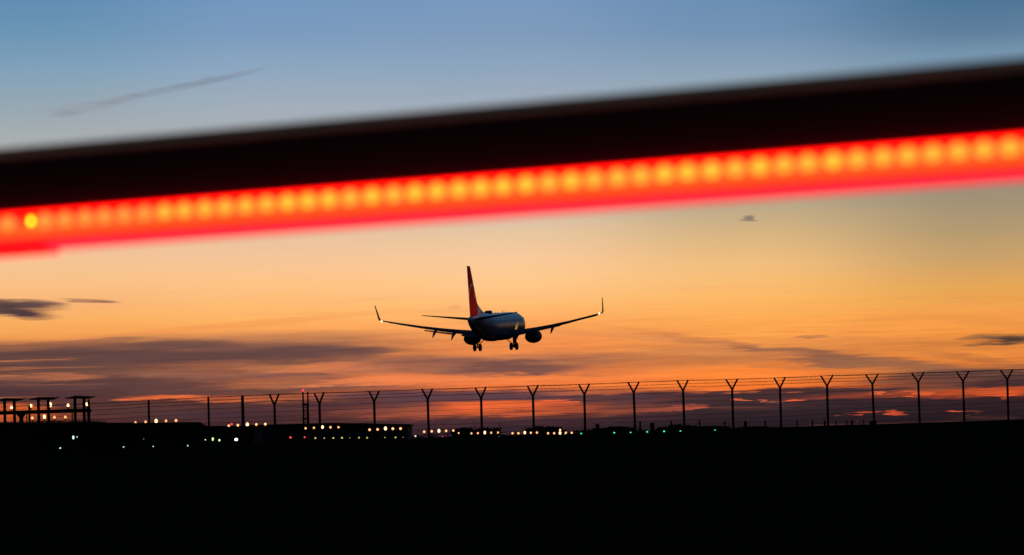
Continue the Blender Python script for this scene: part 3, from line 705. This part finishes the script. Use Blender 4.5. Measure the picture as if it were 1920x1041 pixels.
for sx in (-1, 1):
    S_ = []
    for x in (0.9, 2.0, 3.5, 5.8, 8.5, 11.5, 14.5, 16.6, 17.0):
        S_.append((sx * x, le(x), (te(x) - le(x)) * (0.86 if x < 12.4 else 1.0), wz(x), 0.175 - 0.003 * x, 2.2 - 0.12 * x))
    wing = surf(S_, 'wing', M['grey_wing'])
    # blended winglet
    x0 = 17.0; Wl = []
    for k in range(6):
        a = R(8 + 74 * k / 5 * 1.0); 
        xx = x0 + 0.45 * math.sin(R(16 * k)); zz = wz(17.0) + 0.55 * (1 - math.cos(R(16 * k)))
        Wl.append((xx, zz, le(17.0) + 0.12 * k, 1.55 - 0.06 * k))
    Wl.append((x0 + 0.66, wz(17) + 2.45, le(17.0) + 2.35, 0.55))
    rings = []
    for k, (xx, zz, l0, ch) in enumerate(Wl):
        ang = R(16 * min(k, 5)) if k < 6 else R(80)
        rings.append([Vector((sx * (xx - cz * math.sin(ang)), Y(l0 + cx), zz + cz * math.cos(ang))) for cx, cz in foil(ch, 0.09)])
    m = MB(); m.loft(rings); m.build('winglet', M['fin'] if False else M.setdefault('winglet', mat('red_winglet_paint', (0.45, 0.02, 0.02), 0.4, var=.1)), wing, True)
    # flaps
    for (xa, xb) in ((2.1, 5.0), (6.0, 10.6)):
        rings = []
        for x in (xa, xb):
            c1 = (te(x) - le(x)) * 0.86; ch = 1.3 if x < 6 else (1.2 if x < 7 else 0.8)
            l0 = le(x) + c1 - 0.02; z0 = wz(x) - 0.24
            a = R(9); ring_ = []
            for cx, cz in foil(ch, 0.12):
                ring_.append(Vector((sx * x, Y(l0 + cx * math.cos(a)), z0 + cz - cx * math.sin(a))))
            rings.append(ring_)
        m = MB(); m.loft(rings); m.build('flap', M['grey_wing'], wing, True)
    # flap track fairings
    for x in (3.6, 6.4, 9.2):
        l0 = te(x) - 2.4; z0 = wz(x) - 0.15; rings = []
        for (ds, dz, r, hh) in ((0, 0, .04, .04), (0.8, -.06, .17, .2), (1.6, -.18, .2, .27), (2.4, -.5, .17, .25), (3.0, -.85, .10, .16), (3.4, -1.12, .02, .03)):
            rings.append([Vector((sx * x + r * math.cos(2*math.pi*i/10), Y(l0 + ds), z0 + dz + hh * math.sin(2*math.pi*i/10))) for i in range(10)])
        m = MB(); m.loft(rings); m.build('flap_track_fairing', M['grey_wing'], wing, True)
    # slats
    m = MB(); rings = []
    for x in (6.4, 16.2):
        rings.append([Vector((sx * x, Y(le(x) - .35 + cx), wz(x) - .16 + cz + cx * .35)) for cx, cz in foil(0.55, .16)])
    m.loft(rings); m.build('slat', M['grey_wing'], wing, True)
    # wing tip light
    m = MB(); m.ball((sx * 16.95, Y(le(16.9) + 1.66), wz(16.9) + 0.02), 0.11); m.build('navigation_light', M['l_nav'], wing, True)
    # engine
    ex, ez = sx * 4.83, -1.90
    prof = [(11.9, .80), (11.75, .92), (11.9, 1.02), (12.5, 1.12), (13.6, 1.17), (14.8, 1.10), (15.9, .93), (16.0, .88)]
    rings = []
    for s, r in prof:
        rings.append([Vector((ex + r * math.sin(2*math.pi*i/28), Y(s), ez + r * (0.96 if math.cos(2*math.pi*i/28) > 0 else 0.88) * math.cos(2*math.pi*i/28))) for i in range(28)])
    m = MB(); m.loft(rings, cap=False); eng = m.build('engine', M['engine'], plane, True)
    m = MB(); rings = []
    for s, r in [(12.3, .8), (13.0, .82), (14.5, .75), (16.2, .56), (16.9, .42)]:
        rings.append([Vector((ex + r * math.sin(2*math.pi*i/24), Y(s), ez + r * math.cos(2*math.pi*i/24))) for i in range(24)])
    m.loft(rings); m.build('core_nozzle', M['dark_metal'], eng, True)
    m = MB(); m.tube((ex, Y(16.85), ez), (ex, Y(17.6), ez), .3, .04, n=16); m.build('exhaust_cone', M['dark_metal'], eng, True)
    m = MB()
    m.add([(ex - .13, Y(12.6), ez + 1.0), (ex + .13, Y(12.6), ez + 1.0), (ex + .13, Y(17.6), wz(4.83) - .1), (ex - .13, Y(17.6), wz(4.83) - .1),
           (ex - .13, Y(13.4), wz(4.83) + .25), (ex + .13, Y(13.4), wz(4.83) + .25), (ex + .13, Y(16.5), wz(4.83) + .2), (ex - .13, Y(16.5), wz(4.83) + .2),
           (ex - .1, Y(16.3), ez + .4), (ex + .1, Y(16.3), ez + .4)],
          [(0,1,5,4), (4,5,6,7), (7,6,2,3), (3,2,9,8), (8,9,1,0), (0,4,7,3,8), (1,9,2,6,5)])
    m.build('pylon', M['grey_wing'], eng)
    # main gear
    gx, gs = sx * 2.86, 19.5
    zt, zw = -1.5, -3.25
    m = MB(); m.tube((gx, Y(gs), zt), (gx, Y(gs), zw + .5), .16, .14, n=12); m.tube((gx, Y(gs), zw + .6), (gx, Y(gs), zw), .10, n=12)
    m.tube((gx - sx * .1, Y(gs), -2.9), (gx - sx * 1.3, Y(gs + .1), -1.9), .07, n=8)
    m.tube((gx, Y(gs), zw), (gx, Y(gs) + .001, zw - .01), .12, n=8)
    m.tube((gx, Y(gs - .2), -2.4), (gx, Y(gs - 1.6), -1.7), .06, n=8)
    m.tube((gx - .45, Y(gs), zw), (gx + .45, Y(gs), zw), .09, n=10)
    gear = m.build('main_gear', M['dark_metal'], plane)
    m = MB(); m.box((gx + sx * .28, Y(gs), -2.2), (.05, 1.1, 1.1), Matrix.Rotation(R(-6) * sx, 3, 'Y')); m.build('gear_door', M['grey_wing'], gear)
    for wx in (-.43, .43):
        m = MB(); rings = []
        for dx, r in ((-.2, .40), (-.19, .50), (-.13, .56), (.13, .56), (.19, .50), (.2, .40)):
            rings.append([Vector((gx + wx + dx, Y(gs) + r * math.sin(2*math.pi*i/24), zw + r * math.cos(2*math.pi*i/24))) for i in range(24)])
        m.loft(rings); m.build('wheel', M['rubber'], gear, True)
    # stabiliser
    surf([(sx * 0.4, 32.9, 4.2, 1.12, .10, 0), (sx * 7.15, 37.3, 1.35, 2.0, .08, 0)], 'horizontal_stabiliser', M['white_paint'] if False else M['grey_wing'])
# nose gear
m = MB(); m.tube((0, Y(4.0), -1.7), (0, Y(4.0), -3.35), .09, n=10); m.tube((-.25, Y(4), -3.35), (.25, Y(4), -3.35), .05, n=8)
ng = m.build('nose_gear', M['dark_metal'], plane)
for wx in (-.22, .22):
    m = MB(); m.tube((wx - .1, Y(4), -3.35), (wx + .1, Y(4), -3.35), .34, n=20); m.build('wheel', M['rubber'], ng)
# fin with dorsal fillet
fin = surf([(0, 31.2, 6.3, 1.5, .10, 0), (0, 31.7, 5.9, 2.3, .095, 0), (0, 36.3, 2.2, 8.95, .08, 0), (0, 36.6, 1.9, 9.1, .05, 0)], 'tail_fin', M['fin'], vertical=True)
m = MB()
prof = [(25.6, 1.96), (28.0, 2.22), (29.6, 2.58), (30.8, 2.95), (31.7, 3.3), (32.3, 3.62), (32.9, 3.62), (32.6, 1.7), (25.6, 1.85)]
nn = len(prof)
wd = [.03, .05, .07, .08, .06, .02, .02, .24, .05]
m.add([(w, Y(s), z) for (s, z), w in zip(prof, wd)] + [(-w, Y(s), z) for (s, z), w in zip(prof, wd)],
      [tuple(range(nn)), tuple(range(nn, 2*nn))[::-1]] + [(i, nn+i, nn+(i+1) % nn, (i+1) % nn) for i in range(nn)])
m.build('dorsal_fin', M['white_paint'], plane)
# dome and blade antennas on the crown
m = MB(); rings = []
for s, w, hh in ((22.6, .1, .02), (23.0, .42, .34), (23.4, .50, .46), (24.6, .50, .46), (25.1, .42, .36), (25.6, .1, .05)):
    rings.append([Vector((w * math.copysign(abs(math.sin(t)) ** .6, math.sin(t)), Y(s), 1.93 + hh * max(-.3, math.copysign(abs(math.cos(t)) ** .6, math.cos(t))))) for t in [2*math.pi*i/20 for i in range(20)]])
m.loft(rings); m.build('antenna_dome', M['dark_metal'], plane, True)
for s, hgt in ((19.0, .12), (13.0, .35), (10.5, .18), (17, .1)):
    m = MB(); m.box((0, Y(s), 2.0 + hgt / 2), (.04, .3, hgt)); m.build('blade_antenna', M['white_paint'], plane)
for s, hgt in ((26.5, .3), (10, .35), (8.5, .3)):
    m = MB(); m.box((0, Y(s), -2.0 - hgt / 2), (.05, .3, hgt)); m.build('blade_antenna', M['dark_metal'], plane)
m = MB(); m.ball((0, Y(38.65), 1.12), .09); m.build('tail_cone_light', M['grey_wing'], plane)
# lit lamps of the aircraft: wing-root landing light glancing along the fuselage, logo lamps on the fin
def spot(name, loc_, tgt, energy, col, size=R(50), blend=.6):
    d = bpy.data.lights.new(name, 'SPOT'); d.energy = energy; d.color = col; d.spot_size = size; d.spot_blend = blend; d.shadow_soft_size = .05
    o = bpy.data.objects.new(name, d); COL.objects.link(o); o.parent = plane; o.location = loc_
    o.rotation_euler = (Vector(tgt) - Vector(loc_)).to_track_quat('-Z', 'Y').to_euler(); return o
spot('logo_lamp', (5.2, Y(36.6), 1.95), (0, Y(35.2), 5.4), 230, (1.0, .85, .7), R(100))
spot('logo_lamp', (-5.2, Y(36.6), 1.95), (0, Y(35.2), 5.4), 230, (1.0, .85, .7), R(100))
spot('wing_inspection_lamp', (3.0, Y(14.2), -1.1), (1.85, Y(11.8), -.35), 800, (1.0, .55, .07), R(24), .6)

# ------------------------------------------------------------------ barrier boom in the foreground
n0 = ((91.5 - 960) / F, 3.10); n43 = ((1891 - 960) / F, 3.10 * 0.86231)
p0 = P(91.5, 412.5, n0[1]); p43 = P(1891, 275.5, n43[1])
ax = (p43 - p0).normalized(); SP = (p43 - p0).length / 43
view = (RM @ Vector((0, 0, -1))); upv = (RM @ Vector((0, 1, 0))); 
zax = (upv - ax * upv.dot(ax)).normalized(); yax = zax.cross(ax).normalized()   # y away from the camera
LEFTN, RIGHTN = -27, 70
org = p0 + ax * (LEFTN * SP)
boom = thing('barrier_boom', org, 'blurred black barrier boom with a glowing red LED strip along its lower edge', 'barrier')
boom.matrix_world = Matrix.Translation(org) @ Matrix((ax, yax, zax)).transposed().to_4x4()
L = (RIGHTN - LEFTN) * SP
def X(n): return (n - LEFTN) * SP + 0.0055
M['beam'] = mat('black_painted_aluminium', (0.012, 0.010, 0.010), 0.55, var=.2, spec=.25)
M['rail'] = mat('brown_edge_profile', (0.88, 0.34, 0.12), 0.6, var=.2, spec=.1)
M['strip'] = glow('red_strip_glow', (1.0, 0.0, 0.0), 4.5)
M['diffuser'] = glow('orange_diffuser_glow', (1.0, 0.034, 0.004), 3.0)
M['led'] = glow('amber_led', (1.0, 0.145, 0.009), 4.2)
M['ledy'] = glow('yellow_led', (1.0, 0.55, 0.008), 9)
rim = bpy.data.materials.new('rim_painted_glow'); rim.use_nodes = True
t = rim.node_tree; b = t.nodes['Principled BSDF']; b.inputs['Base Color'].default_value = (.2, .01, .02, 1); b.inputs['Emission Color'].default_value = (1, .03, .06, 1); b.inputs['Emission Strength'].default_value = 1.0; b.inputs['Roughness'].default_value = .3; b.inputs['Specular IOR Level'].default_value = .1  # emission stands in for red light passing through the clear plastic edge
tr = t.nodes.new('ShaderNodeBsdfTransparent'); mx = t.nodes.new('ShaderNodeMixShader'); mx.inputs[0].default_value = .12
o = [n_ for n_ in t.nodes if n_.type == 'OUTPUT_MATERIAL'][0]
t.links.new(b.outputs[0], mx.inputs[1]); t.links.new(tr.outputs[0], mx.inputs[2]); t.links.new(mx.outputs[0], o.inputs[0])
# z = 0 at the LED centres; beam bottom at +0.0125, top at +0.070
m = MB(); m.box((L/2, 0.02, 0.0347), (L, 0.04, 0.0542)); m.build('beam', M['beam'], boom, bevel=.004)
m = MB(); prof_ = [(-.001, .062), (.006, .0715), (.012, .0735), (.036, .0735), (.039, .066), (.039, .062)]
m.loft([[Vector((xx, y_, z_)) for y_, z_ in prof_] for xx in (0, L)]); m.build('top_rail', M['rail'], boom)
m = MB(); m.box((L/2, 0.003, -0.0060), (L, 0.026, 0.029)); m.build('led_strip', M['strip'], boom)
m = MB(); m.box((L/2, -0.0112, -0.0082), (L, 0.002, 0.016)); strip = m.build('diffuser', M['diffuser'], boom)
m = MB(); m.box((L/2, 0.001, -0.0247), (L, 0.014, 0.0084)); m.build('clear_rim', rim, boom)
m = MB(); m.box((X(0.3) - .271, 0.000, -0.0272), (.52, 0.028, 0.0105)); m.build('joint_cover', M['strip'], boom)
M['led_dim'] = glow('amber_led_dim', (1.0, 0.095, 0.013), 3.6)
M['led_mid'] = glow('amber_led_mid', (1.0, 0.13, 0.010), 4.0)
rl = random.Random(5); led_me = {}
for k in range(LEFTN + 1, RIGHTN):
    if k == -1: continue
    kind = 'led_dim' if k < 6 else ('led_mid' if k < 11 or k > 36 or rl.random() < .3 else 'led')
    if kind not in led_me:
        m = MB(); m.ball((0, 0, 0), 1, (0.0092, 0.0022, 0.0064), n=12, m=6)
        l = m.build('led', M[kind], boom, True); led_me[kind] = l.data
    else:
        l = bpy.data.objects.new('led', led_me[kind]); COL.objects.link(l); l.parent = boom
    l.location = (X(k) + rl.uniform(-.0004, .0004), -0.0130, -0.0012)
m = MB(); m.ball((0, 0, 0), 1, (0.0022, 0.0015, 0.0026), n=12, m=6); l = m.build('indicator_led', M['ledy'], boom, True)
l.location = (X(-0.62), -0.018, -0.001)
